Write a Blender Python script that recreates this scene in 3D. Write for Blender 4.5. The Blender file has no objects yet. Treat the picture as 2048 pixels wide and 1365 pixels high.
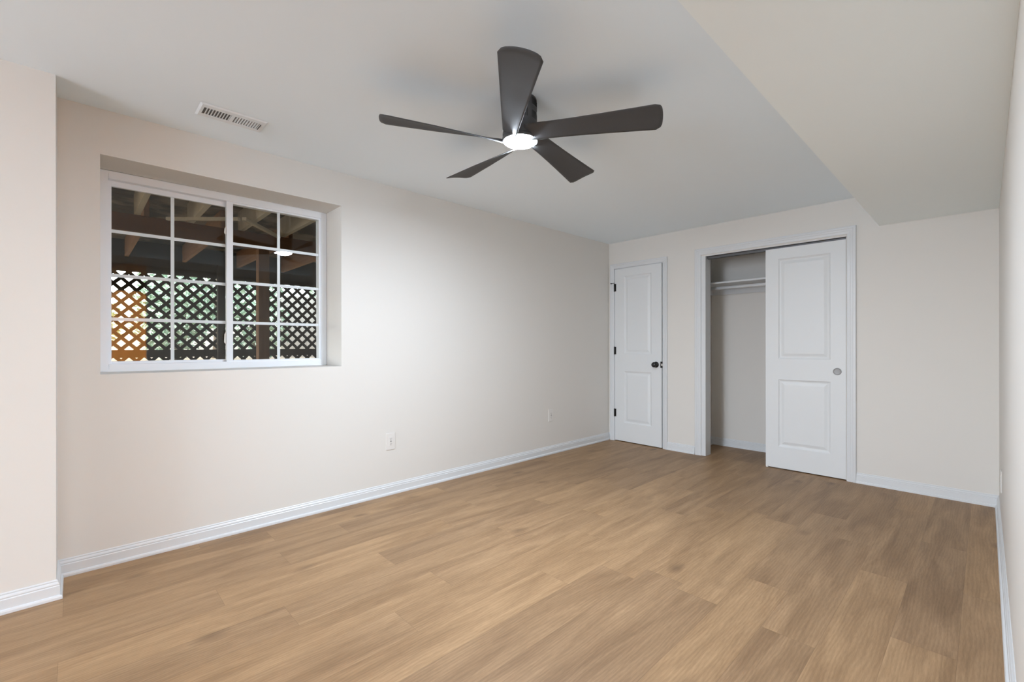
import bpy, bmesh, math, random
from mathutils import Vector, Matrix
random.seed(7)
PI = math.pi
SC = bpy.context.scene
COL = SC.collection

# ------------------------------------------------------------------ room measures (metres)
H = 2.317          # ceiling
W = 3.162          # right wall
SOF_X, SOF_Z = 2.518, 2.0575
BUMP_X, BUMP_Y = 0.250, -4.636
BACK = -9.6
FAN = (1.520, -3.003)

# ------------------------------------------------------------------ camera
cam = bpy.data.cameras.new('camera')
cam_o = bpy.data.objects.new('camera', cam)
COL.objects.link(cam_o)
cam_o.location = (3.0969, -4.5737, 1.12)
cam_o.rotation_euler = (PI / 2, 0.000845, 0.805697)
cam.sensor_fit = 'HORIZONTAL'
cam.sensor_width = 36.0
cam.lens = 909.298 / 2048 * 36.0
cam.shift_y = (690.55 - 682.5) / 2048
cam.clip_start = 0.02
cam.clip_end = 200
SC.camera = cam_o

# ------------------------------------------------------------------ view, world, large lights
SC.view_settings.view_transform = 'Standard'
SC.view_settings.look = 'None'
SC.view_settings.gamma = 1.0
SC.view_settings.exposure = 0.15
SC.view_settings.use_curve_mapping = False
SC.cycles.use_denoising = True
SC.cycles.max_bounces = 14
SC.cycles.diffuse_bounces = 8
SC.cycles.glossy_bounces = 6
SC.cycles.transparent_max_bounces = 24
SC.cycles.sample_clamp_indirect = 6.0
SC.cycles.caustics_reflective = False
SC.cycles.caustics_refractive = False

world = bpy.data.worlds.new('sky')
SC.world = world
world.use_nodes = True
wn = world.node_tree
wn.nodes.clear()
wo = wn.nodes.new('ShaderNodeOutputWorld')
wb = wn.nodes.new('ShaderNodeBackground')
ws = wn.nodes.new('ShaderNodeTexSky')
ws.sky_type = 'NISHITA'
ws.sun_disc = False
ws.sun_elevation = math.radians(48)
ws.sun_rotation = math.radians(200)
ws.dust_density = 2.5
wb.inputs['Strength'].default_value = 1.0
wh = wn.nodes.new('ShaderNodeHueSaturation')
wh.inputs['Saturation'].default_value = 0.55
wn.links.new(ws.outputs[0], wh.inputs['Color'])
wn.links.new(wh.outputs[0], wb.inputs[0])
wn.links.new(wb.outputs[0], wo.inputs[0])

def area(name, loc, rot, sx, sy, power, color):
    l = bpy.data.lights.new(name, 'AREA')
    l.shape = 'RECTANGLE'
    l.size, l.size_y = sx, sy
    l.energy = power
    l.color = color
    o = bpy.data.objects.new(name, l)
    COL.objects.link(o)
    o.location = loc
    o.rotation_euler = rot
    return o

FAN_EMIT = 740.0
area('back_fill', (2.15, BACK - 0.12, 1.10), (PI / 2, 0, 0), 1.8, 1.95, 150.0, (0.86, 0.97, 1.14))  # unseen fill light added behind the camera
area('hall_fill', (6.53, -5.32, 1.15), (PI / 2, 0, PI / 2), 1.3, 1.95, 13.0, (0.86, 0.97, 1.14))  # fill light added in the hall to brighten the window wall

# ------------------------------------------------------------------ material helpers
def new_mat(name):
    m = bpy.data.materials.new(name)
    m.use_nodes = True
    nt = m.node_tree
    return m, nt, nt.nodes['Principled BSDF']

def N(nt, kind, **kw):
    n = nt.nodes.new(kind)
    for k, v in kw.items():
        setattr(n, k, v)
    return n

def math_n(nt, op, a, b=None, c=None):
    n = nt.nodes.new('ShaderNodeMath')
    n.operation = op
    for i, v in enumerate((a, b, c)):
        if v is None:
            continue
        if isinstance(v, (int, float)):
            n.inputs[i].default_value = v
        else:
            nt.links.new(v, n.inputs[i])
    return n.outputs[0]

def mix_rgb(nt, fac, a, b, blend='MIX'):
    n = nt.nodes.new('ShaderNodeMix')
    n.data_type = 'RGBA'
    n.blend_type = blend
    for sock, v in ((n.inputs[0], fac), (n.inputs[6], a), (n.inputs[7], b)):
        if isinstance(v, (int, float)):
            sock.default_value = v
        elif isinstance(v, tuple):
            sock.default_value = (v + (1,))[:4]
        else:
            nt.links.new(v, sock)
    return n.outputs[2]

def simple(name, col, rough=0.5, spec=0.4, metal=0.0, noise=0.0, nscale=40, bump=0.0):
    m, nt, p = new_mat(name)
    p.inputs['Roughness'].default_value = rough
    p.inputs['Specular IOR Level'].default_value = spec
    p.inputs['Metallic'].default_value = metal
    p.inputs['Base Color'].default_value = col + (1,)
    if noise or bump:
        g = N(nt, 'ShaderNodeNewGeometry')
        t = N(nt, 'ShaderNodeTexNoise')
        t.inputs['Scale'].default_value = nscale
        t.inputs['Detail'].default_value = 3
        nt.links.new(g.outputs['Position'], t.inputs['Vector'])
        if noise:
            lo = tuple(max(0, c * (1 - noise)) for c in col)
            hi = tuple(min(1, c * (1 + noise)) for c in col)
            nt.links.new(mix_rgb(nt, t.outputs[0], lo, hi), p.inputs['Base Color'])
        if bump:
            b = N(nt, 'ShaderNodeBump')
            b.inputs['Strength'].default_value = bump
            b.inputs['Distance'].default_value = 0.002
            nt.links.new(t.outputs[0], b.inputs['Height'])
            nt.links.new(b.outputs[0], p.inputs['Normal'])
    return m

def wood(name, dark, light, axis='x', scale=9.0, rough=0.75, blotch=None):
    m, nt, p = new_mat(name)
    g = N(nt, 'ShaderNodeNewGeometry')
    mp = N(nt, 'ShaderNodeMapping')
    s = {'x': (0.08, 1, 1), 'y': (1, 0.08, 1), 'z': (1, 1, 0.08)}[axis]
    mp.inputs['Scale'].default_value = tuple(v * scale for v in s)
    nt.links.new(g.outputs['Position'], mp.inputs['Vector'])
    t = N(nt, 'ShaderNodeTexNoise')
    t.inputs['Scale'].default_value = 4
    t.inputs['Detail'].default_value = 6
    nt.links.new(mp.outputs[0], t.inputs['Vector'])
    c = mix_rgb(nt, t.outputs[0], dark, light)
    if blotch:
        t2 = N(nt, 'ShaderNodeTexNoise')
        t2.inputs['Scale'].default_value = 2.6
        t2.inputs['Detail'].default_value = 4
        nt.links.new(g.outputs['Position'], t2.inputs['Vector'])
        r = N(nt, 'ShaderNodeValToRGB')
        r.color_ramp.elements[0].position = 0.46
        r.color_ramp.elements[1].position = 0.60
        nt.links.new(t2.outputs[0], r.inputs[0])
        c = mix_rgb(nt, r.outputs[0], c, blotch)
    nt.links.new(c, p.inputs['Base Color'])
    p.inputs['Roughness'].default_value = rough
    p.inputs['Specular IOR Level'].default_value = 0.25
    return m

def floor_material():
    m, nt, p = new_mat('oak_plank_flooring')
    L = nt.links
    g = N(nt, 'ShaderNodeNewGeometry')
    sp = N(nt, 'ShaderNodeSeparateXYZ')
    L.new(g.outputs['Position'], sp.inputs[0])
    pw, pl = 0.183, 1.22
    u = math_n(nt, 'ADD', math_n(nt, 'DIVIDE', sp.outputs[0], pw), 100.46)
    row = math_n(nt, 'FLOOR', u)
    fu = math_n(nt, 'FRACT', u)
    wn1 = N(nt, 'ShaderNodeTexWhiteNoise', noise_dimensions='1D')
    L.new(row, wn1.inputs['W'])
    v = math_n(nt, 'ADD', math_n(nt, 'ADD', math_n(nt, 'DIVIDE', sp.outputs[1], pl), wn1.outputs[0]), 50.0)
    cell = math_n(nt, 'FLOOR', v)
    fv = math_n(nt, 'FRACT', v)
    idc = N(nt, 'ShaderNodeCombineXYZ')
    L.new(row, idc.inputs[0]); L.new(cell, idc.inputs[1])
    wn2 = N(nt, 'ShaderNodeTexWhiteNoise', noise_dimensions='2D')
    L.new(idc.outputs[0], wn2.inputs['Vector'])
    rid = wn2.outputs[0]
    off = math_n(nt, 'MULTIPLY', rid, 37.0)
    # stretched coordinates, shifted per plank
    def coords(kx, ky):
        c = N(nt, 'ShaderNodeCombineXYZ')
        L.new(math_n(nt, 'MULTIPLY', sp.outputs[0], kx), c.inputs[0])
        L.new(math_n(nt, 'MULTIPLY', sp.outputs[1], ky), c.inputs[1])
        L.new(off, c.inputs[2])
        return c.outputs[0]
    def noise(vec, sc, det, dist=0.0):
        t = N(nt, 'ShaderNodeTexNoise')
        t.inputs['Scale'].default_value = sc
        t.inputs['Detail'].default_value = det
        t.inputs['Distortion'].default_value = dist
        L.new(vec, t.inputs['Vector'])
        return t.outputs[0]
    broad = noise(coords(1.0, 0.15), 9, 5, 1.0)          # wide light and dark streaks
    mid = noise(coords(1.0, 0.09), 46, 5, 0.8)           # grain bands
    fine = noise(coords(1.0, 0.09), 330, 3)             # pores
    # cathedral figure
    wv = N(nt, 'ShaderNodeTexWave', wave_type='BANDS', bands_direction='X')
    wv.inputs['Scale'].default_value = 24
    wv.inputs['Distortion'].default_value = 14
    wv.inputs['Detail'].default_value = 3
    wv.inputs['Detail Scale'].default_value = 0.55
    L.new(coords(1.0, 0.16), wv.inputs['Vector'])
    # knots
    kn = N(nt, 'ShaderNodeTexVoronoi', voronoi_dimensions='2D')
    kn.inputs['Scale'].default_value = 2.1
    kc = N(nt, 'ShaderNodeCombineXYZ')
    L.new(math_n(nt, 'ADD', math_n(nt, 'MULTIPLY', sp.outputs[0], 1.15), math_n(nt, 'MULTIPLY', mid, 0.06)), kc.inputs[0])
    L.new(math_n(nt, 'ADD', math_n(nt, 'MULTIPLY', sp.outputs[1], 0.62), math_n(nt, 'MULTIPLY', broad, 0.12)), kc.inputs[1])
    L.new(kc.outputs[0], kn.inputs['Vector'])
    kr = N(nt, 'ShaderNodeValToRGB')
    kr.color_ramp.elements[0].position = 0.015
    kr.color_ramp.elements[0].color = (1, 1, 1, 1)
    kr.color_ramp.elements[1].position = 0.10
    kr.color_ramp.elements[1].color = (0, 0, 0, 1)
    L.new(kn.outputs['Distance'], kr.inputs[0])
    br = N(nt, 'ShaderNodeValToRGB')
    br.color_ramp.elements[0].position = 0.30
    br.color_ramp.elements[1].position = 0.68
    L.new(broad, br.inputs[0])
    c = mix_rgb(nt, br.outputs[0], (0.262, 0.160, 0.085), (0.395, 0.254, 0.141))
    tone = mix_rgb(nt, rid, (0.90, 0.90, 0.91), (1.09, 1.085, 1.05))
    c = mix_rgb(nt, 1.0, c, tone, 'MULTIPLY')
    md = N(nt, 'ShaderNodeValToRGB')
    md.color_ramp.elements[0].position = 0.32
    md.color_ramp.elements[0].color = (0.80, 0.78, 0.75, 1)
    md.color_ramp.elements[1].position = 0.62
    md.color_ramp.elements[1].color = (1.06, 1.06, 1.06, 1)
    L.new(mid, md.inputs[0])
    c = mix_rgb(nt, 0.5, c, md.outputs[0], 'MULTIPLY')
    wvc = mix_rgb(nt, wv.outputs['Fac'], (0.84, 0.83, 0.81), (1.07, 1.07, 1.07))
    c = mix_rgb(nt, 0.5, c, wvc, 'MULTIPLY')
    fn = mix_rgb(nt, fine, (0.60, 0.57, 0.54), (1.34, 1.35, 1.36))
    c = mix_rgb(nt, 0.55, c, fn, 'MULTIPLY')
    ks = N(nt, 'ShaderNodeSeparateColor')
    L.new(kn.outputs['Color'], ks.inputs[0])
    kg = math_n(nt, 'MULTIPLY', math_n(nt, 'GREATER_THAN', ks.outputs[0], 0.45), math_n(nt, 'ADD', 0.25, math_n(nt, 'MULTIPLY', ks.outputs[1], 0.4)))
    kf = math_n(nt, 'MULTIPLY', math_n(nt, 'MULTIPLY', kr.outputs[0], kg), math_n(nt, 'ADD', 0.5, mid))
    c = mix_rgb(nt, kf, c, (0.12, 0.07, 0.038))
    # seams
    eu = math_n(nt, 'MULTIPLY', math_n(nt, 'MINIMUM', fu, math_n(nt, 'SUBTRACT', 1.0, fu)), pw)
    ev = math_n(nt, 'MULTIPLY', math_n(nt, 'MINIMUM', fv, math_n(nt, 'SUBTRACT', 1.0, fv)), pl)
    seam = math_n(nt, 'LESS_THAN', math_n(nt, 'MINIMUM', eu, ev), 0.0008)
    c = mix_rgb(nt, math_n(nt, 'MULTIPLY', seam, 0.35), c, (0.12, 0.07, 0.04))
    L.new(c, p.inputs['Base Color'])
    p.inputs['Roughness'].default_value = 0.5
    p.inputs['Specular IOR Level'].default_value = 0.3
    b = N(nt, 'ShaderNodeBump')
    b.inputs['Strength'].default_value = 0.12
    b.inputs['Distance'].default_value = 0.001
    L.new(fine, b.inputs['Height'])
    L.new(b.outputs[0], p.inputs['Normal'])
    return m

def glass_material():
    m, nt, p = new_mat('window_glass')
    nt.nodes.remove(p)
    out = nt.nodes['Material Output']
    lw = N(nt, 'ShaderNodeLayerWeight')
    f5 = math_n(nt, 'POWER', lw.outputs['Facing'], 5.0)
    fac = math_n(nt, 'ADD', math_n(nt, 'MULTIPLY', f5, 0.95), 0.033)
    tr = N(nt, 'ShaderNodeBsdfTransparent')
    tr.inputs[0].default_value = (0.97, 0.98, 0.97, 1)
    gl = N(nt, 'ShaderNodeBsdfGlossy')
    gl.inputs['Roughness'].default_value = 0.0
    mx = N(nt, 'ShaderNodeMixShader')
    nt.links.new(fac, mx.inputs[0])
    nt.links.new(tr.outputs[0], mx.inputs[1])
    nt.links.new(gl.outputs[0], mx.inputs[2])
    nt.links.new(mx.outputs[0], out.inputs[0])
    return m

def emission(name, col, strength):
    m, nt, p = new_mat(name)
    nt.nodes.remove(p)
    e = N(nt, 'ShaderNodeEmission')
    e.inputs[0].default_value = col + (1,)
    e.inputs[1].default_value = strength
    nt.links.new(e.outputs[0], nt.nodes['Material Output'].inputs[0])
    return m

def leaf_material(name, a, b):
    m, nt, p = new_mat(name)
    g = N(nt, 'ShaderNodeNewGeometry')
    t = N(nt, 'ShaderNodeTexNoise')
    t.inputs['Scale'].default_value = 7
    t.inputs['Detail'].default_value = 2
    nt.links.new(g.outputs['Position'], t.inputs['Vector'])
    r = N(nt, 'ShaderNodeValToRGB')
    r.color_ramp.elements[0].position = 0.35
    r.color_ramp.elements[0].color = a + (1,)
    r.color_ramp.elements[1].position = 0.65
    r.color_ramp.elements[1].color = b + (1,)
    nt.links.new(t.outputs[0], r.inputs[0])
    nt.links.new(r.outputs[0], p.inputs['Base Color'])
    p.inputs['Roughness'].default_value = 0.55
    return m

M = {}
M['wall'] = simple('warm_white_wall_paint', (0.725, 0.704, 0.666), 0.55, 0.3, bump=0.04, nscale=160)
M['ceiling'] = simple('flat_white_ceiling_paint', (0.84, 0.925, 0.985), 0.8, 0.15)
M['soffit'] = simple('ceiling_paint_lit_copy', (0.905, 0.975, 0.995), 0.75, 0.2)  # ceiling's white with the soffit's extra light painted into the colour
M['trim'] = simple('white_semi_gloss_trim', (0.69, 0.71, 0.725), 0.32, 0.45)
M['door'] = simple('white_door_paint', (0.73, 0.75, 0.76), 0.4, 0.4, bump=0.05, nscale=220)
M['vinyl'] = simple('white_window_vinyl', (0.83, 0.86, 0.90), 0.35, 0.45)
M['plate'] = simple('almond_white_plastic', (0.74, 0.72, 0.69), 0.35, 0.4)
M['slot'] = simple('dark_slot', (0.05, 0.048, 0.045), 0.6)
M['floor'] = floor_material()
M['glass'] = glass_material()
M['fan'] = simple('matte_black_fan', (0.075, 0.075, 0.077), 0.58, 0.3)
M['fan_slot'] = simple('fan_vent_slot_black', (0.006, 0.006, 0.006), 0.8)
M['lamp'] = emission('fan_light_diffuser_glow', (0.885, 0.99, 1.13), FAN_EMIT)
M['bronze'] = simple('oil_rubbed_bronze', (0.022, 0.021, 0.021), 0.32, 0.6, 0.4)
M['brass'] = simple('latch_bright_metal', (0.75, 0.73, 0.70), 0.25, 0.5, 1.0)
M['nickel'] = simple('satin_nickel', (0.36, 0.36, 0.36), 0.6, 0.5, 0.7)
M['vent'] = simple('white_register_enamel', (0.78, 0.82, 0.85), 0.4, 0.4)
M['vent_dark'] = simple('duct_dark', (0.17, 0.17, 0.17), 0.8)
M['track'] = simple('closet_track_metal', (0.12, 0.12, 0.125), 0.4, 0.5, 0.6)
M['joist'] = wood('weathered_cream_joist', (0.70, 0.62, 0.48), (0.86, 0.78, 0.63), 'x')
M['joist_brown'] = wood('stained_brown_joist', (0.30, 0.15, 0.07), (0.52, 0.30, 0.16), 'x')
M['beam'] = wood('stained_brown_beam', (0.14, 0.062, 0.024), (0.25, 0.115, 0.048), 'y')
M['post'] = wood('stained_brown_post', (0.17, 0.09, 0.046), (0.30, 0.165, 0.085), 'z')
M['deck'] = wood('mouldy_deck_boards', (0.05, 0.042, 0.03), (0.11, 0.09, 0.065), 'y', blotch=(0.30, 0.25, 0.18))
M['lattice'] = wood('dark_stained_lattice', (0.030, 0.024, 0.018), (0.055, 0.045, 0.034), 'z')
M['fence'] = wood('weathered_fence_boards', (0.42, 0.38, 0.32), (0.62, 0.57, 0.50), 'z')
M['ground'] = simple('leaf_littered_soil', (0.36, 0.29, 0.20), 0.9, 0.1, noise=0.5, nscale=9)
M['siding'] = simple('dark_exterior_siding', (0.05, 0.038, 0.028), 0.7, 0.2, noise=0.2, nscale=12)
M['bark'] = wood('tree_bark', (0.10, 0.075, 0.055), (0.22, 0.17, 0.13), 'z')
M['leaf_a'] = leaf_material('blue_green_leaves', (0.16, 0.30, 0.20), (0.52, 0.64, 0.50))
M['leaf_b'] = leaf_material('yellow_green_leaves', (0.30, 0.40, 0.14), (0.68, 0.72, 0.42))
M['pine'] = wood('orange_pine', (0.62, 0.30, 0.09), (0.80, 0.44, 0.16), 'z', rough=0.45)
M['hall_dark'] = simple('dim_hall_wall_tone', (0.03, 0.028, 0.026), 0.8, 0.1)  # dark colour stands in for a dim hall in the window reflection

# ------------------------------------------------------------------ mesh helpers
class MB:
    """Collects shapes into one mesh object; each face keeps a material slot index."""
    def __init__(self):
        self.v, self.f, self.mi, self.sm = [], [], [], []
    def add(self, verts, faces, mi=0, smooth=False):
        b = len(self.v)
        self.v += [tuple(p) for p in verts]
        for f in faces:
            self.f.append([b + i for i in f]); self.mi.append(mi); self.sm.append(smooth)
    def box(self, x0, x1, y0, y1, z0, z1, mi=0):
        x0, x1 = sorted((x0, x1)); y0, y1 = sorted((y0, y1)); z0, z1 = sorted((z0, z1))
        self.add([(x0,y0,z0),(x1,y0,z0),(x1,y1,z0),(x0,y1,z0),(x0,y0,z1),(x1,y0,z1),(x1,y1,z1),(x0,y1,z1)],
                 [(0,3,2,1),(4,5,6,7),(0,1,5,4),(1,2,6,5),(2,3,7,6),(3,0,4,7)], mi)
    def lathe(self, prof, origin, axis='z', n=32, mi=0, smooth=True):
        """prof: (radius, distance along axis); closed at the ends when radius is 0."""
        vs = []
        for r, d in prof:
            for k in range(n):
                a = 2 * PI * k / n
                c, s = r * math.cos(a), r * math.sin(a)
                p = {'z': (c, s, d), 'y': (c, -d, s), 'x': (d, c, s), '-x': (-d, -c, s)}[axis]
                vs.append((origin[0] + p[0], origin[1] + p[1], origin[2] + p[2]))
        fs = []
        for i in range(len(prof) - 1):
            for k in range(n):
                k2 = (k + 1) % n
                fs.append((i*n+k, i*n+k2, (i+1)*n+k2, (i+1)*n+k))
        self.add(vs, fs, mi, smooth)
    def bar(self, a, b, w, h, mi=0):
        """rectangular bar between two points, w across (horizontal), h vertical-ish"""
        a, b = Vector(a), Vector(b)
        d = (b - a).normalized()
        up = Vector((0, 0, 1)) if abs(d.z) < 0.95 else Vector((1, 0, 0))
        s = d.cross(up).normalized(); t = s.cross(d).normalized()
        vs = []
        for p in (a, b):
            for i, j in ((-1,-1),(1,-1),(1,1),(-1,1)):
                vs.append(p + s * (w/2*i) + t * (h/2*j))
        self.add(vs, [(0,1,2,3),(7,6,5,4),(0,4,5,1),(1,5,6,2),(2,6,7,3),(3,7,4,0)], mi)
    def build(self, name, mats, parent=None, bevel=0.0, segs=2, loc=None):
        me = bpy.data.meshes.new(name)
        me.from_pydata(self.v, [], self.f)
        if not isinstance(mats, (list, tuple)):
            mats = [mats]
        for m in mats:
            me.materials.append(m)
        for p, i, s in zip(me.polygons, self.mi, self.sm):
            p.material_index = i; p.use_smooth = s
        bm = bmesh.new(); bm.from_mesh(me)
        bmesh.ops.remove_doubles(bm, verts=bm.verts, dist=1e-6)
        bmesh.ops.recalc_face_normals(bm, faces=bm.faces)
        bm.to_mesh(me); bm.free()
        o = bpy.data.objects.new(name, me)
        COL.objects.link(o)
        if parent is not None:
            o.parent = parent
        if loc is not None:
            o.location = loc
        if bevel:
            md = o.modifiers.new('edge', 'BEVEL')
            md.width = bevel; md.segments = segs; md.limit_method = 'ANGLE'
            md.angle_limit = math.radians(48)
        return o

def tag(o, label=None, cat=None, group=None, kind=None):
    if label: o['label'] = label
    if cat: o['category'] = cat
    if group: o['group'] = group
    if kind: o['kind'] = kind
    return o

def empty(name, loc=(0, 0, 0), rz=0.0):
    o = bpy.data.objects.new(name, None)
    COL.objects.link(o)
    o.location = loc
    o.rotation_euler = (0, 0, rz)
    o.empty_display_size = 0.1
    return o

def struct(o, label, cat):
    return tag(o, label, cat, kind='structure')

def copy_tree(o, parent=None):
    c = o.copy(); COL.objects.link(c)
    if parent is not None:
        c.parent = parent
    for ch in list(o.children):
        copy_tree(ch, c)
    return c

# ------------------------------------------------------------------ the room shell
m = MB(); m.box(-0.45, 6.6, BACK - 0.1, 0.75, -0.1, 0)
struct(m.build('floor', M['floor']), 'light oak plank floor running towards the closet wall', 'floor')
m = MB(); m.box(-0.45, 6.6, BACK - 0.1, 0.75, H, H + 0.1)
struct(m.build('ceiling', M['ceiling']), 'flat white ceiling above the fan', 'ceiling')
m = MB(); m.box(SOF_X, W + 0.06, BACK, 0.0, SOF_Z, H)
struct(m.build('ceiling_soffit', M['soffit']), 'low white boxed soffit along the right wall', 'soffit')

# left wall with the deep window recess
RY0, RY1, RZ0, RZ1 = -4.483, -3.242, 0.973, 2.088
m = MB()
m.box(-0.36, 0, BACK, RY0, 0, H); m.box(-0.36, 0, RY1, 0.75, 0, H)
m.box(-0.36, 0, RY0, RY1, 0, RZ0); m.box(-0.36, 0, RY0, RY1, RZ1, H)
struct(m.build('wall_left', M['wall']), 'warm white wall holding the recessed window', 'wall')
m = MB(); m.box(0, BUMP_X, BACK, BUMP_Y, 0, H)
struct(m.build('wall_projection', M['wall']), 'shallow wall projection at the left edge of the picture', 'wall')

# far wall: small door opening, closet opening
D1X0, D1X1, DZ = 0.076, 0.6885, 2.012
C2X0, C2X1, CZ = 1.143, 2.304, 2.016
m = MB()
T = 0.115
m.box(0, D1X0, 0, T, 0, H); m.box(D1X1, C2X0, 0, T, 0, H); m.box(C2X1, W, 0, T, 0, H)
m.box(D1X0, D1X1, 0, T, DZ, H); m.box(C2X0, C2X1, 0, T, CZ, H)
struct(m.build('wall_far', M['wall']), 'warm white wall with the narrow door and the closet', 'wall')
m = MB()   # inside of the closet and of the cupboard behind the narrow door
m.box(0, W, 0.62, 0.75, 0, H); m.box(0.875, 0.95, T, 0.62, 0, H); m.box(2.52, 2.60, T, 0.62, 0, H)
struct(m.build('wall_closet', M['wall']), 'warm white walls inside the open closet', 'wall')

# right wall with the hall opening beside the camera
HY0, HY1, HZ = -6.2, -3.96, SOF_Z
m = MB()
m.box(W, W + 0.12, HY1, 0.75, 0, H); m.box(W, W + 0.12, BACK, HY0, 0, H); m.box(W, W + 0.12, HY0, HY1, HZ, H)
struct(m.build('wall_right', M['wall']), 'warm white wall at the right edge of the picture', 'wall')
# wall behind the camera with an opening added for the fill light
m = MB()
m.box(-0.36, 1.20, BACK - 0.1, BACK, 0, H); m.box(3.10, 6.6, BACK - 0.1, BACK, 0, H); m.box(1.20, 3.10, BACK - 0.1, BACK, 2.15, H)
struct(m.build('wall_back', M['wall']), 'warm white wall behind the camera with an opening added for the fill light', 'wall')
m = MB()  # frame added round the back fill light
for x in (1.20, 2.12, 3.04):
    m.box(x, x + 0.06, BACK - 0.08, BACK - 0.02, 0.0, 2.15)
m.box(1.26, 3.04, BACK - 0.08, BACK - 0.02, 2.09, 2.15); m.box(1.26, 3.04, BACK - 0.08, BACK - 0.02, 0.0, 0.06)
struct(m.build('back_fill_frame', M['vinyl']), 'white frame added round the fill light behind the camera', 'patio door')
# hall beyond the opening
m = MB()
m.box(W + 0.12, 6.6, -3.50, -3.40, 0, H); m.box(W, 6.6, -6.3, -6.2, 0, H); m.box(6.5, 6.6, -4.62, -3.50, 0, H); m.box(6.5, 6.6, -6.2, -6.02, 0, H); m.box(6.5, 6.6, -6.02, -4.62, 2.15, H)
struct(m.build('wall_hall', M['hall_dark']), 'hall walls behind the camera, coloured dark to look dim in the reflection', 'wall')

m = MB()  # frame added round the hall fill light
for y in (-6.02, -5.35, -4.68):
    m.box(6.505, 6.52, y, y + 0.06, 0.0, 2.15)
m.box(6.505, 6.52, -5.96, -4.68, 2.09, 2.15); m.box(6.505, 6.52, -5.96, -4.68, 0.0, 0.06)
struct(m.build('hall_fill_frame', M['vinyl']), 'white frame added round the fill light in the hall', 'patio door')

# ------------------------------------------------------------------ baseboards (profile swept along a path)
BASE = [(0, 0), (0.021, 0), (0.021, 0.010), (0.0185, 0.016), (0.0125, 0.0185), (0.0125, 0.057), (0.0095, 0.0605),
        (0.0105, 0.066), (0.0085, 0.071), (0.005, 0.0755), (0.0055, 0.080), (0.003, 0.084), (0, 0.084)]
def baseboard(name, path, label, side=1):
    """path: xy points along the wall foot; side=+1 puts the board to the right of the walking direction"""
    P = [Vector(p) for p in path]
    n = len(P)
    dirs = [(P[i+1] - P[i]).normalized() for i in range(n - 1)]
    nor = [Vector((d.y, -d.x)) * side for d in dirs]
    mv = []
    for i in range(n):
        if i == 0: mv.append(nor[0])
        elif i == n - 1: mv.append(nor[-1])
        else:
            s = nor[i-1] + nor[i]
            mv.append(s / (s.dot(nor[i])))
    m = MB()
    k = len(BASE)
    vs = [(P[i].x + mv[i].x * o, P[i].y + mv[i].y * o, z) for i in range(n) for o, z in BASE]
    fs = []
    for i in range(n - 1):
        for j in range(k):
            j2 = (j + 1) % k
            fs.append((i*k+j, i*k+j2, (i+1)*k+j2, (i+1)*k+j))
    fs.append(tuple(range(k))); fs.append(tuple(reversed(range((n-1)*k, n*k))))
    m.add(vs, fs)
    return struct(m.build(name, M['trim']), label, 'baseboard')
baseboard('baseboard_left', [(BUMP_X, BACK), (BUMP_X, BUMP_Y), (0, BUMP_Y), (0, 0.0), (0.016, 0)], 'white baseboard along the window wall and its projection')
baseboard('baseboard_far', [(0.7385, 0), (1.0365, 0)], 'short white baseboard between the two door casings')
baseboard('baseboard_right', [(2.3705, 0), (W, 0), (W, HY1 + 0.07)], 'white baseboard from the closet casing round the right corner')
baseboard('baseboard_closet', [(0.95, T), (0.95, 0.62), (2.52, 0.62), (2.52, T)], 'white baseboard inside the closet')

# ------------------------------------------------------------------ door casings and jambs
CAS = [(0.0, 0.0), (0.0, 0.009), (0.004, 0.0115), (0.020, 0.0125), (0.024, 0.015), (0.036, 0.0155), (0.040, 0.0185), (0.052, 0.0185), (0.0565, 0.015), (0.0565, 0)]
def casing(name, x0, x1, zt, jamb_depth, label, wscale=1.0):
    m = MB()
    k = len(CAS)
    vs = []
    for w, h in CAS:
        w *= wscale
        vs += [(x0 - w, -h, 0.0), (x0 - w, -h, zt + w), (x1 + w, -h, zt + w), (x1 + w, -h, 0.0)]
    fs = []
    for j in range(k):
        j2 = (j + 1) % k
        for i in range(3):
            fs.append((j*4+i, j*4+i+1, j2*4+i+1, j2*4+i))
    fs.append(tuple(j*4 for j in range(k))); fs.append(tuple(j*4+3 for j in reversed(range(k))))
    m.add(vs, fs)
    # jamb boards lining the opening
    m.box(x0 - 0.004, x0 + 0.004, 0.0005, jamb_depth, 0, zt); m.box(x1 - 0.003, x1 + 0.006, 0.0005, jamb_depth, 0, zt)
    m.box(x0, x1, 0.0005, jamb_depth, zt - 0.005, zt + 0.004)
    return struct(m.build(name, M['trim']), label, 'door trim')
casing('trim_1', D1X0, D1X1 - 0.002, DZ, T, 'white moulded casing round the narrow door', 0.95)
casing('trim_2', C2X0 - 0.040, C2X1 + 0.005, CZ + 0.012, T, 'white moulded casing round the wide closet opening', 1.10)
m = MB()   # thick flat jamb on the closet's left side and its header with the door track
m.box(C2X0 - 0.039, C2X0 + 0.004, -0.003, T + 0.002, 0, CZ); m.box(C2X0 - 0.039, C2X1 + 0.001, 0.001, T + 0.002, CZ - 0.004, CZ + 0.007)
struct(m.build('trim_3', M['trim']), 'white jamb lining the left side of the closet opening', 'door trim')
m = MB()
m.box(C2X0, C2X1, 0.030, 0.034, CZ - 0.030, CZ - 0.004); m.box(C2X0, C2X1, 0.058, 0.062, CZ - 0.030, CZ - 0.004); m.box(C2X0, C2X1, 0.030, 0.062, CZ - 0.008, CZ - 0.004)
tag(m.build('door_track', M['track']), 'grey metal sliding track under the closet header', 'track')

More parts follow.
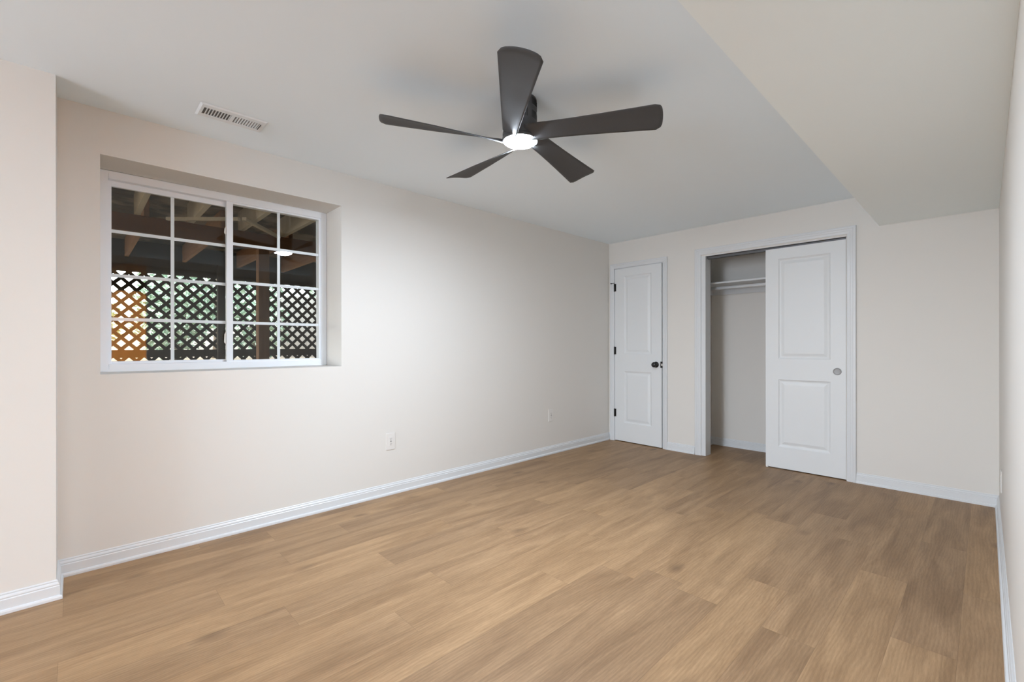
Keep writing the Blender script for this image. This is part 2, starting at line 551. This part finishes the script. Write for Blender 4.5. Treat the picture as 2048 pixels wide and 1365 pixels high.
# ------------------------------------------------------------------ panelled doors
def panel_door_mesh(w, h, th, panels, mi=0):
    """front face at y=0 facing -y, local x 0..w, z 0..h; panels = (x0,x1,z0,z1)"""
    m = MB()
    xs0, xs1 = panels[0][0], panels[0][1]
    zs = sorted(panels, key=lambda p: p[2])
    def quad(x0, x1, z0, z1):
        m.add([(x0,0,z0),(x1,0,z0),(x1,0,z1),(x0,0,z1)], [(0,1,2,3)])
    quad(0, xs0, 0, h); quad(xs1, w, 0, h)
    z = 0
    for p in zs:
        quad(xs0, xs1, z, p[2]); z = p[3]
    quad(xs0, xs1, z, h)
    for x0, x1, z0, z1 in panels:
        rings = [(0, 0), (0.003, 0.003), (0.014, 0.0095), (0.021, 0.0105), (0.026, 0.0095), (0.046, 0.0035), (0.050, 0.003)]
        pts = []
        for ins, dep in rings:
            pts += [(x0+ins, dep, z0+ins), (x1-ins, dep, z0+ins), (x1-ins, dep, z1-ins), (x0+ins, dep, z1-ins)]
        fs = []
        for r in range(len(rings) - 1):
            for k in range(4):
                k2 = (k + 1) % 4
                fs.append((r*4+k, r*4+k2, (r+1)*4+k2, (r+1)*4+k))
        e = (len(rings) - 1) * 4
        fs.append((e, e+1, e+2, e+3))
        m.add(pts, fs)
    m.add([(0,0,0),(w,0,0),(w,0,h),(0,0,h),(0,th,0),(w,th,0),(w,th,h),(0,th,h)],
          [(4,7,6,5),(0,4,5,1),(1,5,6,2),(2,6,7,3),(3,7,4,0)])
    return m

# narrow hinged door, standing a finger's width ajar
d1 = empty('door_1', (0.0845, -0.004, 0.009), math.radians(-1.1))
struct(d1, 'narrow white two-panel door with a black knob, slightly ajar', 'door')
d1w, d1h = 0.5935, 1.995
panel_door_mesh(d1w, d1h, 0.035, [(0.123, 0.472, 1.008, 1.905), (0.123, 0.472, 0.213, 0.808)]).build('door_slab', M['door'], d1)
for z in (1.792, 1.054, 0.328):
    m = MB()
    m.lathe([(0, -0.046), (0.005, -0.046), (0.0062, -0.042), (0.0062, 0.042), (0.005, 0.046), (0, 0.046)], (-0.0045, -0.0075, z - 0.009), 'z', 14)
    m.box(-0.0045, 0.016, -0.0025, 0.004, z - 0.053, z + 0.035)
    hg = m.build('hinge', M['bronze'], d1)
    if z > 1.7:
        m = MB()
        m.bar((-0.004, -0.009, z + 0.043), (-0.036, -0.026, z + 0.040), 0.006, 0.006)
        m.lathe([(0, 0), (0.007, 0), (0.007, 0.006), (0, 0.006)], (-0.036, -0.024, z + 0.040), 'y', 12)
        m.build('door_stop', M['bronze'], hg)
m = MB()
m.lathe([(0, 0), (0.0315, 0), (0.0325, 0.003), (0.030, 0.0075), (0.014, 0.0095), (0.011, 0.014), (0.011, 0.030), (0.016, 0.033),
         (0.0255, 0.040), (0.0285, 0.049), (0.0255, 0.058), (0.016, 0.0635), (0.006, 0.065), (0, 0.065)], (0.530, 0, 0.896), 'y', 28)
kb = m.build('knob', M['bronze'], d1)
m = MB(); m.lathe([(0, 0.0650), (0.0035, 0.0655), (0, 0.0665)], (0.530, 0, 0.896), 'y', 10)
tag(m.build('privacy_pin', M['brass'], kb), 'tiny bright pin in the knob')
m = MB(); m.box(d1w - 0.0005, d1w + 0.0015, 0.003, 0.031, 0.862, 0.930); m.box(d1w - 0.014, d1w + 0.001, -0.0012, 0.002, 0.862, 0.930)
lp = m.build('latch_plate', M['bronze'], d1)
m = MB(); m.box(d1w - 0.005, d1w + 0.012, -0.0035, 0.020, 0.884, 0.908)
tag(m.build('latch_bolt', M['brass'], lp), 'bright latch bolt')

# sliding closet door
d2 = empty('door_2', (1.6965, 0.0055, 0.0085))
struct(d2, 'white two-panel sliding closet door with a round metal finger pull', 'door')
d2w, d2h = 0.605, 1.982
panel_door_mesh(d2w, d2h, 0.034, [(0.103, 0.498, 0.985, 1.885), (0.103, 0.498, 0.192, 0.800)]).build('door_slab', M['door'], d2)
m = MB()
m.lathe([(0.0, 0.0008), (0.0215, 0.0008), (0.0235, 0.0012), (0.0250, 0.0032), (0.0285, 0.0036), (0.0300, 0.0020), (0.0302, 0.0)], (0.545, 0, 0.888), 'y', 36)
m.build('finger_pull', M['nickel'], d2)
m = MB(); m.box(0.001, 0.022, -0.003, 0.036, -0.008, 0.012)
m.build('floor_guide', M['plate'], d2, bevel=0.002)

# ------------------------------------------------------------------ closet shelf, rod, cleats
m = MB(); m.box(0.952, 2.518, 0.285, 0.618, 1.762, 1.780)
sh = tag(empty('closet_shelf', (0, 0, 0)), 'white shelf across the closet above its hanging rod', 'shelf')
m.build('shelf_board', M['trim'], sh, bevel=0.0015)
m = MB(); m.box(0.952, 2.518, 0.600, 0.619, 1.675, 1.762)
m.build('cleat', M['trim'], sh)
for x0, x1 in ((0.951, 0.969), (2.501, 2.519)):
    m = MB(); m.box(x0, x1, 0.285, 0.600, 1.675, 1.762)
    m.build('cleat', M['trim'], sh)
m = MB(); m.lathe([(0, 0.970), (0.0165, 0.970), (0.0165, 2.500), (0, 2.500)], (0, 0.315, 1.716), 'x', 20)
rd = m.build('hanging_rod', M['trim'], sh)
for x, ax in ((0.969, 'x'), (2.501, '-x')):
    m = MB(); m.lathe([(0, 0), (0.026, 0), (0.026, 0.006), (0.0185, 0.010), (0.0185, 0.016), (0.0, 0.016)], (x, 0.315, 1.716), ax, 20)
    m.build('rod_socket', M['trim'], rd)

# ------------------------------------------------------------------ the window
wr = struct(empty('window_1', (0, 0, 0)), 'white sliding window with grilles in the left wall recess', 'window')
m = MB()
fy0, fy1, fz0, fz1 = RY0 + 0.001, RY1 - 0.001, RZ0 + 0.001, RZ1 - 0.001
xf, xb = -0.252, -0.345
m.box(xb, xf, fy0, fy0 + 0.040, fz0, fz1); m.box(xb, xf, fy1 - 0.040, fy1, fz0, fz1)
m.box(xb, xf, fy0 + 0.040, fy1 - 0.040, fz0, fz0 + 0.042); m.box(xb, xf, fy0 + 0.040, fy1 - 0.040, fz1 - 0.045, fz1)
m.build('window_frame', M['vinyl'], wr, bevel=0.003)
def sash(name, xa, xb, oy0, oy1, oz0, oz1, gy0, gy1, gz0, gz1, my, hz, tilt):
    m = MB()
    m.box(xa, xb, oy0, gy0, oz0, oz1); m.box(xa, xb, gy1, oy1, oz0, oz1)
    m.box(xa, xb, gy0, gy1, oz0, gz0); m.box(xa, xb, gy0, gy1, gz1, oz1)
    s = m.build(name, M['vinyl'], wr, bevel=0.0015)
    xm = (xa + xb) / 2
    m = MB(); m.box(xm - 0.004, xm + 0.004, my - 0.0085, my + 0.0085, gz0, gz1)
    for z in hz:
        m.box(xm - 0.0038, xm + 0.0038, gy0, gy1, z - 0.009, z + 0.009)
    m.build('grille', M['vinyl'], s)
    m = MB()
    for dx in ((0.0125, -0.005) if tilt[1] else (0.006, -0.007)):
        x = xm + dx
        m.add([(x + tilt[0], gy0, gz0), (x, gy1, gz0), (x + tilt[1], gy1, gz1), (x + tilt[0] + tilt[1], gy0, gz1)], [(0, 1, 2, 3)])
    m.build('pane', M['glass'], s)
    return s
sash('sash', -0.313, -0.292, -4.455, -3.845, 1.004, 2.052, -4.428, -3.872, 1.030, 2.012, -4.151, (1.763, 1.514, 1.268), (0, 0))
rs = sash('sash', -0.288, -0.260, -3.877, -3.262, 1.004, 2.055, -3.841, -3.296, 1.026, 2.031, -3.565, (1.777, 1.529, 1.267), (-0.0033, -0.005))
for z0, z1 in ((1.826, 1.888), (1.125, 1.212)):
    m = MB()
    m.add([(-0.282, -3.877, z0), (-0.266, -3.877, z0), (-0.266, -3.877, z1), (-0.282, -3.877, z1),
           (-0.280, -3.888, z0 + 0.014), (-0.268, -3.888, z0 + 0.014), (-0.268, -3.886, z1 - 0.022), (-0.280, -3.886, z1 - 0.022)],
          [(0,1,2,3),(4,7,6,5),(0,4,5,1),(1,5,6,2),(2,6,7,3),(3,7,4,0)])
    m.build('sash_latch', M['plate'], rs, bevel=0.002)

# ------------------------------------------------------------------ ceiling fan
fan = tag(empty('ceiling_fan', (FAN[0], FAN[1], H)), 'black five-blade ceiling fan with a lit round light', 'ceiling fan')
m = MB()
m.lathe([(0, 0), (0.079, 0), (0.081, -0.004), (0.081, -0.048), (0.0825, -0.050), (0.0825, -0.053), (0.081, -0.055), (0.083, -0.150), (0.086, -0.165), (0.086, -0.186), (0, -0.186)], (0, 0, 0), 'z', 48)
for z0, z1 in ((-0.044, -0.012), (-0.110, -0.074)):
    for k in range(72):
        if z0 < -0.1 and (k % 9) > 5: continue
        if z0 > -0.1 and (k % 9) > 6: continue
        a = 2 * PI * k / 72
        c, s = math.cos(a), math.sin(a)
        r0, r1, hw = 0.0795, 0.0822, 0.0013
        vs = []
        for z in (z0, z1):
            for r, w in ((r0, -hw), (r1, -hw), (r1, hw), (r0, hw)):
                vs.append((r*c - w*s, r*s + w*c, z))
        m.add(vs, [(0,1,2,3),(4,7,6,5),(0,4,5,1),(1,5,6,2),(2,6,7,3),(3,7,4,0)], 1)
m.build('motor_housing', [M['fan'], M['fan_slot']], fan)
m = MB()
m.lathe([(0.0805, -0.196), (0.0805, -0.202), (0.0865, -0.202), (0.0875, -0.198), (0.0875, -0.186), (0.0805, -0.186), (0.0805, -0.196)], (0, 0, 0), 'z', 48)
m.build('light_ring', M['fan'], fan)
m = MB()
m.lathe([(0.0805, -0.198), (0.0800, -0.203), (0.074, -0.2075), (0.060, -0.2110), (0.040, -0.2135), (0.020, -0.2145), (0.0, -0.2148)], (0, 0, 0), 'z', 40)
m.build('light_diffuser', M['lamp'], fan)

def blade_mesh():
    m = MB()
    nu, nv = 34, 12
    zc = -0.186
    def pitch(u):
        keys = [(0.03, 40), (0.085, 37), (0.14, 30), (0.19, 25.5), (0.28, 20), (0.40, 16), (0.55, 13.5), (0.66, 12.5)]
        for (a, p), (b, q) in zip(keys, keys[1:]):
            if u <= b:
                return math.radians(p + (q - p) * max(0, (u - a)) / (b - a))
        return math.radians(12.5)
    def point(i, j, side):
        s = -1 + 2 * j / nv
        t = i / nu
        tip = 0.664 - 0.010 * s * s - 0.022 * abs(s) ** 9
        u = 0.045 + (tip - 0.045) * t
        k = (u - 0.045) / 0.615
        lo = -0.0845 + 0.001 * k
        hi = -0.024 + 0.1075 * k
        vc, hw = (lo + hi) / 2, (hi - lo) / 2
        v = vc + hw * s
        p = pitch(u)
        cam_h = 0.010 * min(1, k * 1.6) * (1 - s * s)
        th = 0.0035 * (1 - abs(s) ** 6 * 0.75) * (1 if t < 0.985 else 0.5)
        z = zc - math.tan(p) * hw * s + cam_h + side * th
        return (u, v, z)
    for side in (1, -1):
        vs = [point(i, j, side) for i in range(nu + 1) for j in range(nv + 1)]
        fs = []
        for i in range(nu):
            for j in range(nv):
                a = i * (nv + 1) + j
                q = (a, a + 1, a + nv + 2, a + nv + 1)
                fs.append(q if side > 0 else q[::-1])
        m.add(vs, fs, 0, True)
    n = (nu + 1) * (nv + 1)
    edge = [i * (nv + 1) for i in range(nu + 1)] + [nu * (nv + 1) + j for j in range(1, nv + 1)] + \
           [i * (nv + 1) + nv for i in range(nu - 1, -1, -1)] + [j for j in range(nv - 1, 0, -1)]
    for a, b in zip(edge, edge[1:] + edge[:1]):
        m.f.append([a, b, n + b, n + a]); m.mi.append(0); m.sm.append(False)
    return m
bl = blade_mesh().build('fan_blade', M['fan'], fan)
bl.rotation_euler = (0, 0, math.radians(27.4))
for k in range(1, 5):
    b = bl.copy(); COL.objects.link(b); b.parent = fan
    b.rotation_euler = (0, 0, math.radians(27.4 + 72 * k))

# ------------------------------------------------------------------ ceiling register
vt = tag(empty('ceiling_vent', (0.355, -3.978, H)), 'white louvred air register in the ceiling above the window', 'air vent')
m = MB()
px, py = 0.081, 0.152
ox, oy = 0.040, 0.130
z0, z1 = -0.0065, 0.0
def vplate(x0, x1, y0, y1):
    m.box(x0, x1, y0, y1, z0, z0 + 0.003)
vplate(-px + 0.010, -ox, -py + 0.010, py - 0.010); vplate(ox, px - 0.010, -py + 0.010, py - 0.010)
vplate(-ox, ox, -py + 0.010, -oy); vplate(-ox, ox, oy - 0.008, py - 0.010); vplate(-ox, ox, -0.009, 0.007)
# sloped rim
o = [(-px, -py), (px, -py), (px, py), (-px, py)]
i_ = [(-px + 0.010, -py + 0.010), (px - 0.010, -py + 0.010), (px - 0.010, py - 0.010), (-px + 0.010, py - 0.010)]
m.add([(x, y, -0.001) for x, y in o] + [(x, y, z0) for x, y in i_], [(k, (k+1) % 4, 4 + (k+1) % 4, 4 + k) for k in range(4)])
m.build('face_plate', M['vent'], vt)
m = MB()
for bank, (ya, yb, ang) in enumerate(((-0.130, -0.009, -0.0055), (0.007, 0.122, 0.0050))):
    for k in range(9):
        y = ya + (yb - ya) * (k + 1.0) / 9.4
        m.add([(-ox, y - 0.0007 - ang, z0 + 0.0055), (ox, y - 0.0007 - ang, z0 + 0.0055), (ox, y + 0.0007 - ang, z0 + 0.0055), (-ox, y + 0.0007 - ang, z0 + 0.0055),
               (-ox, y - 0.0018, z0 + 0.001), (ox, y - 0.0018, z0 + 0.001), (ox, y + 0.0018, z0 + 0.001), (-ox, y + 0.0018, z0 + 0.001)],
              [(0,1,2,3),(4,7,6,5),(0,4,5,1),(1,5,6,2),(2,6,7,3),(3,7,4,0)])
m.build('louvres', M['vent'], vt)
m = MB(); m.box(-ox - 0.004, ox + 0.004, -oy - 0.004, oy + 0.004, -0.0012, -0.0004)
m.build('duct_opening', M['vent_dark'], vt)
m = MB(); m.box(-0.034, 0.034, 0.1255, 0.1280, z0 - 0.004, z0 + 0.002)
tag(m.build('damper_lever', M['slot'], vt), 'thin dark damper slot')
for y in (-0.141, 0.136):
    m = MB(); m.lathe([(0, -0.0080), (0.003, -0.0076), (0.0042, -0.0066), (0.0042, -0.003)], (0.004, y, 0), 'z', 12)
    m.build('screw', M['vent'], vt)

# ------------------------------------------------------------------ wall outlets
def outlet(loc, rz, label):
    t = tag(empty('wall_outlet', loc, rz), label, 'outlet', 'electrical outlets low on the walls')
    m = MB(); m.box(0, 0.0055, -0.0355, 0.0355, -0.0625, 0.0625)
    m.build('cover_plate', M['plate'], t, bevel=0.0025)
    m = MB(); m.box(0.004, 0.0070, -0.0168, 0.0168, -0.0335, 0.0335)
    f = m.build('socket_face', M['plate'], t, bevel=0.0008)
    m = MB()
    for zc in (0.019, -0.019):
        m.box(0.0065, 0.0072, -0.0068, -0.0050, zc - 0.002, zc + 0.007); m.box(0.0065, 0.0072, 0.0050, 0.0068, zc - 0.001, zc + 0.006)
        m.lathe([(0.0, 0.0065), (0.0027, 0.0065), (0.0027, 0.0072), (0, 0.0072)], (0, 0, zc - 0.007), 'x', 12)
    m.box(0.0065, 0.0074, -0.006, 0.006, -0.0035, -0.0005); m.box(0.0065, 0.0074, -0.006, 0.006, 0.0015, 0.0045)
    m.build('socket_slots', M['slot'], f)
    return t
outlet((0, -2.867, 0.397), 0, 'almond outlet low on the window wall, nearer the window')
outlet((0, -1.050, 0.396), 0, 'almond outlet low on the window wall, nearest the narrow door')
outlet((W, -0.715, 0.330), PI, 'almond outlet seen edge-on on the right wall by the corner')

# ------------------------------------------------------------------ the hall behind the camera (seen only as a reflection in the window)
d3 = struct(empty('door_3', (6.30, -4.45, 0)), 'orange pine door added in the hall for the warm window reflection', 'door')
m = panel_door_mesh(0.77, 2.03, 0.04, [(0.13, 0.64, 1.02, 1.90), (0.13, 0.64, 0.20, 0.85)])  # door added and sized for the window's warm reflection
s = m.build('door_slab', M['pine'], d3)
s.rotation_euler = (0, 0, -PI / 2)
s.location = (0, 0.77, 0.005)
sp = bpy.data.lights.new('hall_door_spot', 'SPOT')  # unseen warm hall light, narrowed onto the added door for its reflection
sp.energy = 1900
sp.color = (1.0, 0.72, 0.42)
sp.spot_size = math.radians(48)
sp.spot_blend = 0.6
sp.shadow_soft_size = 0.05
lp2 = bpy.data.lights.new('hall_ceiling_lamp', 'POINT')
lp2.energy = 10
lp2.color = (1.0, 0.83, 0.60)
lp2.shadow_soft_size = 0.12
lo2 = bpy.data.objects.new('hall_ceiling_lamp', lp2)
COL.objects.link(lo2)
lo2.location = (4.0, -5.25, 2.18)
so = bpy.data.objects.new('hall_door_spot', sp)
COL.objects.link(so)
so.location = (4.6, -4.2, 2.28)
so.rotation_euler = (Vector((6.30, -4.1, 1.42)) - so.location).to_track_quat('-Z', 'Y').to_euler()

# ------------------------------------------------------------------ outside: under the deck
GZ = 0.80
m = MB(); m.box(-16, -0.36, -16, 8, GZ - 0.2, GZ)
struct(m.build('ground', M['ground']), 'bare soil outside the window', 'ground')
m = MB()   # outer cladding of the house round the window
m.box(-0.42, -0.361, -9, RY0 + 0.012, GZ, 2.62); m.box(-0.42, -0.361, RY1 - 0.012, 2.5, GZ, 2.62)
m.box(-0.42, -0.361, RY0 + 0.012, RY1 - 0.012, GZ, RZ0 + 0.01); m.box(-0.42, -0.361, RY0 + 0.012, RY1 - 0.012, RZ1 - 0.01, 2.62)
struct(m.build('wall_outside', M['siding']), 'dark outer face of the house round the window', 'wall')
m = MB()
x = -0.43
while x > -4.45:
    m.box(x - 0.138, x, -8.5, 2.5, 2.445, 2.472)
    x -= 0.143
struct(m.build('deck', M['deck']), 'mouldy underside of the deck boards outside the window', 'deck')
JG = 'joists under the deck'
def joist(x0, x1, y, z0, z1, mat, label):
    m = MB(); m.box(x0, x1, y - 0.019, y + 0.019, z0, z1)
    return tag(m.build('deck_joist', mat), label, 'joist', JG)
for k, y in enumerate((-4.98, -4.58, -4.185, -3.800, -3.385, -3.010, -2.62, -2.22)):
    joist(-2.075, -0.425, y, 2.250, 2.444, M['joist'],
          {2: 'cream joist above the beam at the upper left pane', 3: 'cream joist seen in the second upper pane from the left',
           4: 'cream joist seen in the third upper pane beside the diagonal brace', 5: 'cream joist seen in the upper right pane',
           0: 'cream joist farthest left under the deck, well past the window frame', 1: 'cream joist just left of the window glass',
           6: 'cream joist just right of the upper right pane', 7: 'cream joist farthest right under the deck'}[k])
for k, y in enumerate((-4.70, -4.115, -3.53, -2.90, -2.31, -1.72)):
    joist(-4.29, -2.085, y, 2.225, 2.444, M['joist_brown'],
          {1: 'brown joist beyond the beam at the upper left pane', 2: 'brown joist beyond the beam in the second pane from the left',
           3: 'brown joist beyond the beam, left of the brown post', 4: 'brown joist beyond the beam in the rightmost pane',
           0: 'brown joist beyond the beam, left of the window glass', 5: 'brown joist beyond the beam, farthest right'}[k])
m = MB(); m.box(-2.075, -1.985, -8, 2.5, 2.103, 2.2495)
tag(m.build('deck_beam', M['beam']), 'brown beam crossing under the deck joists', 'beam')
m = MB(); m.bar((-1.90, -3.99, 2.236), (-1.47, -3.53, 2.236), 0.034, 0.026)
tag(m.build('deck_brace', M['joist']), 'pale diagonal brace left of the window mullion', 'brace', 'diagonal braces under the deck')
m = MB(); m.bar((-1.43, -3.50, 2.236), (-1.95, -3.06, 2.236), 0.036, 0.026)
tag(m.build('deck_brace', M['joist']), 'pale diagonal brace right of the window mullion', 'brace', 'diagonal braces under the deck')
m = MB(); m.box(-2.076, -1.98, -3.240, -3.140, GZ, 2.102)
tag(m.build('deck_post', M['post'], bevel=0.004), 'brown square post holding the deck beam', 'post')
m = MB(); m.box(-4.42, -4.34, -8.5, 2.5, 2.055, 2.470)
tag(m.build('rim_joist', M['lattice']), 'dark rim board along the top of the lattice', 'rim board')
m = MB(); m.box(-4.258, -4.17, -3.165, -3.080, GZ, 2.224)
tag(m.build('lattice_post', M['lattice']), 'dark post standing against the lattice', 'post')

# lattice screen: two layers of crossed slats
def clip(ax, ay, bx, by, x0, x1, y0, y1):
    t0, t1 = 0.0, 1.0
    dx, dy = bx - ax, by - ay
    for p, q in ((-dx, ax - x0), (dx, x1 - ax), (-dy, ay - y0), (dy, y1 - ay)):
        if abs(p) < 1e-9:
            if q < 0: return None
        else:
            r = q / p
            if p < 0: t0 = max(t0, r)
            else: t1 = min(t1, r)
    return (ax + dx*t0, ay + dy*t0, ax + dx*t1, ay + dy*t1) if t1 - t0 > 0.02 else None
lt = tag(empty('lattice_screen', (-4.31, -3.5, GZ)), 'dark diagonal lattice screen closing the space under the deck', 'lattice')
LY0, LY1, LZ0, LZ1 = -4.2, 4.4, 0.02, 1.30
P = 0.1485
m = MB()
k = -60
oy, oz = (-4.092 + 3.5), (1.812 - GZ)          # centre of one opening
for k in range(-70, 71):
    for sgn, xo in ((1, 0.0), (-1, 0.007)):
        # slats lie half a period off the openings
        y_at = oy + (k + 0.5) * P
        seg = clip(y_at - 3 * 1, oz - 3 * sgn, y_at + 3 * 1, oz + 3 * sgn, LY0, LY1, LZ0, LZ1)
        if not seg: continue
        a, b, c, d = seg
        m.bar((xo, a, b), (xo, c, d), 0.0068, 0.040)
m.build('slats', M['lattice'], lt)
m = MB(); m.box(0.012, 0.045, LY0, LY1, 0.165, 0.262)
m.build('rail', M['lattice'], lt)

# ------------------------------------------------------------------ planting and fence beyond the lattice
def shrub(name, loc, rx, ry, rz, n, size, mat, label, trunk=False, seed=1):
    rnd = random.Random(seed)
    t = tag(empty(name, loc), label, 'tree' if trunk else 'shrub', 'greenery beyond the lattice')
    m = MB()
    for _ in range(n):
        while True:
            p = Vector((rnd.uniform(-1, 1), rnd.uniform(-1, 1), rnd.uniform(-1, 1)))
            if 0.25 < p.length < 1: break
        c = Vector((p.x * rx, p.y * ry, p.z * rz + rz + (0.7 if trunk else 0.05)))
        a = Vector((rnd.gauss(0, 1), rnd.gauss(0, 1), rnd.gauss(0, 1))).normalized()
        b = a.orthogonal().normalized()
        d = a.cross(b)
        L = size * rnd.uniform(0.6, 1.3)
        w = L * 0.42
        m.add([c - a * L, c + b * w + d * w * 0.25, c + a * L, c - b * w + d * w * 0.25], [(0, 1, 2, 3)])
    m.build('foliage', mat, t)
    m = MB()
    if trunk:
        m.lathe([(0.0, 0), (0.13, 0), (0.10, 0.5), (0.085, 1.4), (0.05, rz * 1.3), (0, rz * 1.3)], (0, 0, 0), 'z', 12)
        m.build('trunk', M['bark'], t)
    else:
        for _ in range(9):
            q = (rnd.uniform(-.5, .5) * rx, rnd.uniform(-.5, .5) * ry, rz * rnd.uniform(0.9, 1.5))
            m.bar((q[0] * 0.15, q[1] * 0.15, 0), q, 0.018, 0.018)
        m.build('stems', M['bark'], t)
    return t
shrub('leafy_shrub', (-6.4, -4.62, GZ), 0.75, 0.60, 0.62, 900, 0.055, M['leaf_b'], 'pale yellow-green shrub behind the lit left end of the lattice', seed=2)
shrub('leafy_shrub', (-6.9, -3.32, GZ), 0.8, 0.62, 0.80, 1800, 0.055, M['leaf_a'], 'blue-green shrub behind the second pane from the left', seed=3)
shrub('leafy_shrub', (-6.6, -2.04, GZ), 0.7, 0.58, 0.66, 1500, 0.050, M['leaf_a'], 'blue-green shrub behind the brown post', seed=4)
shrub('leafy_shrub', (-6.9, 0.15, GZ), 0.8, 0.72, 0.78, 1800, 0.055, M['leaf_a'], 'blue-green shrub behind the right end of the lattice', seed=5)
shrub('leafy_tree', (-9.6, -5.5, GZ), 1.6, 1.5, 1.5, 2600, 0.09, M['leaf_b'], 'yellow-green tree far behind the left pane', True, 6)
shrub('leafy_tree', (-10.2, -2.0, GZ), 1.8, 1.7, 1.7, 3400, 0.09, M['leaf_a'], 'blue-green tree far behind the middle panes', True, 7)
shrub('leafy_tree', (-9.8, 1.7, GZ), 1.8, 1.7, 1.7, 3400, 0.09, M['leaf_a'], 'blue-green tree far behind the right pane', True, 8)
fc = tag(empty('board_fence', (-7.9, -0.75, GZ)), 'weathered beige board fence standing beyond the lattice', 'fence')
for k in range(9):
    m = MB(); m.box(0, 0.02, -0.50 + k * 0.145, -0.50 + k * 0.145 + 0.138, 0.04, 1.45)
    m.build('fence_board', M['fence'], fc)
for z in (0.35, 1.15):
    m = MB(); m.box(-0.045, 0.0, -0.5, 0.80, z, z + 0.09)
    m.build('fence_rail', M['fence'], fc)
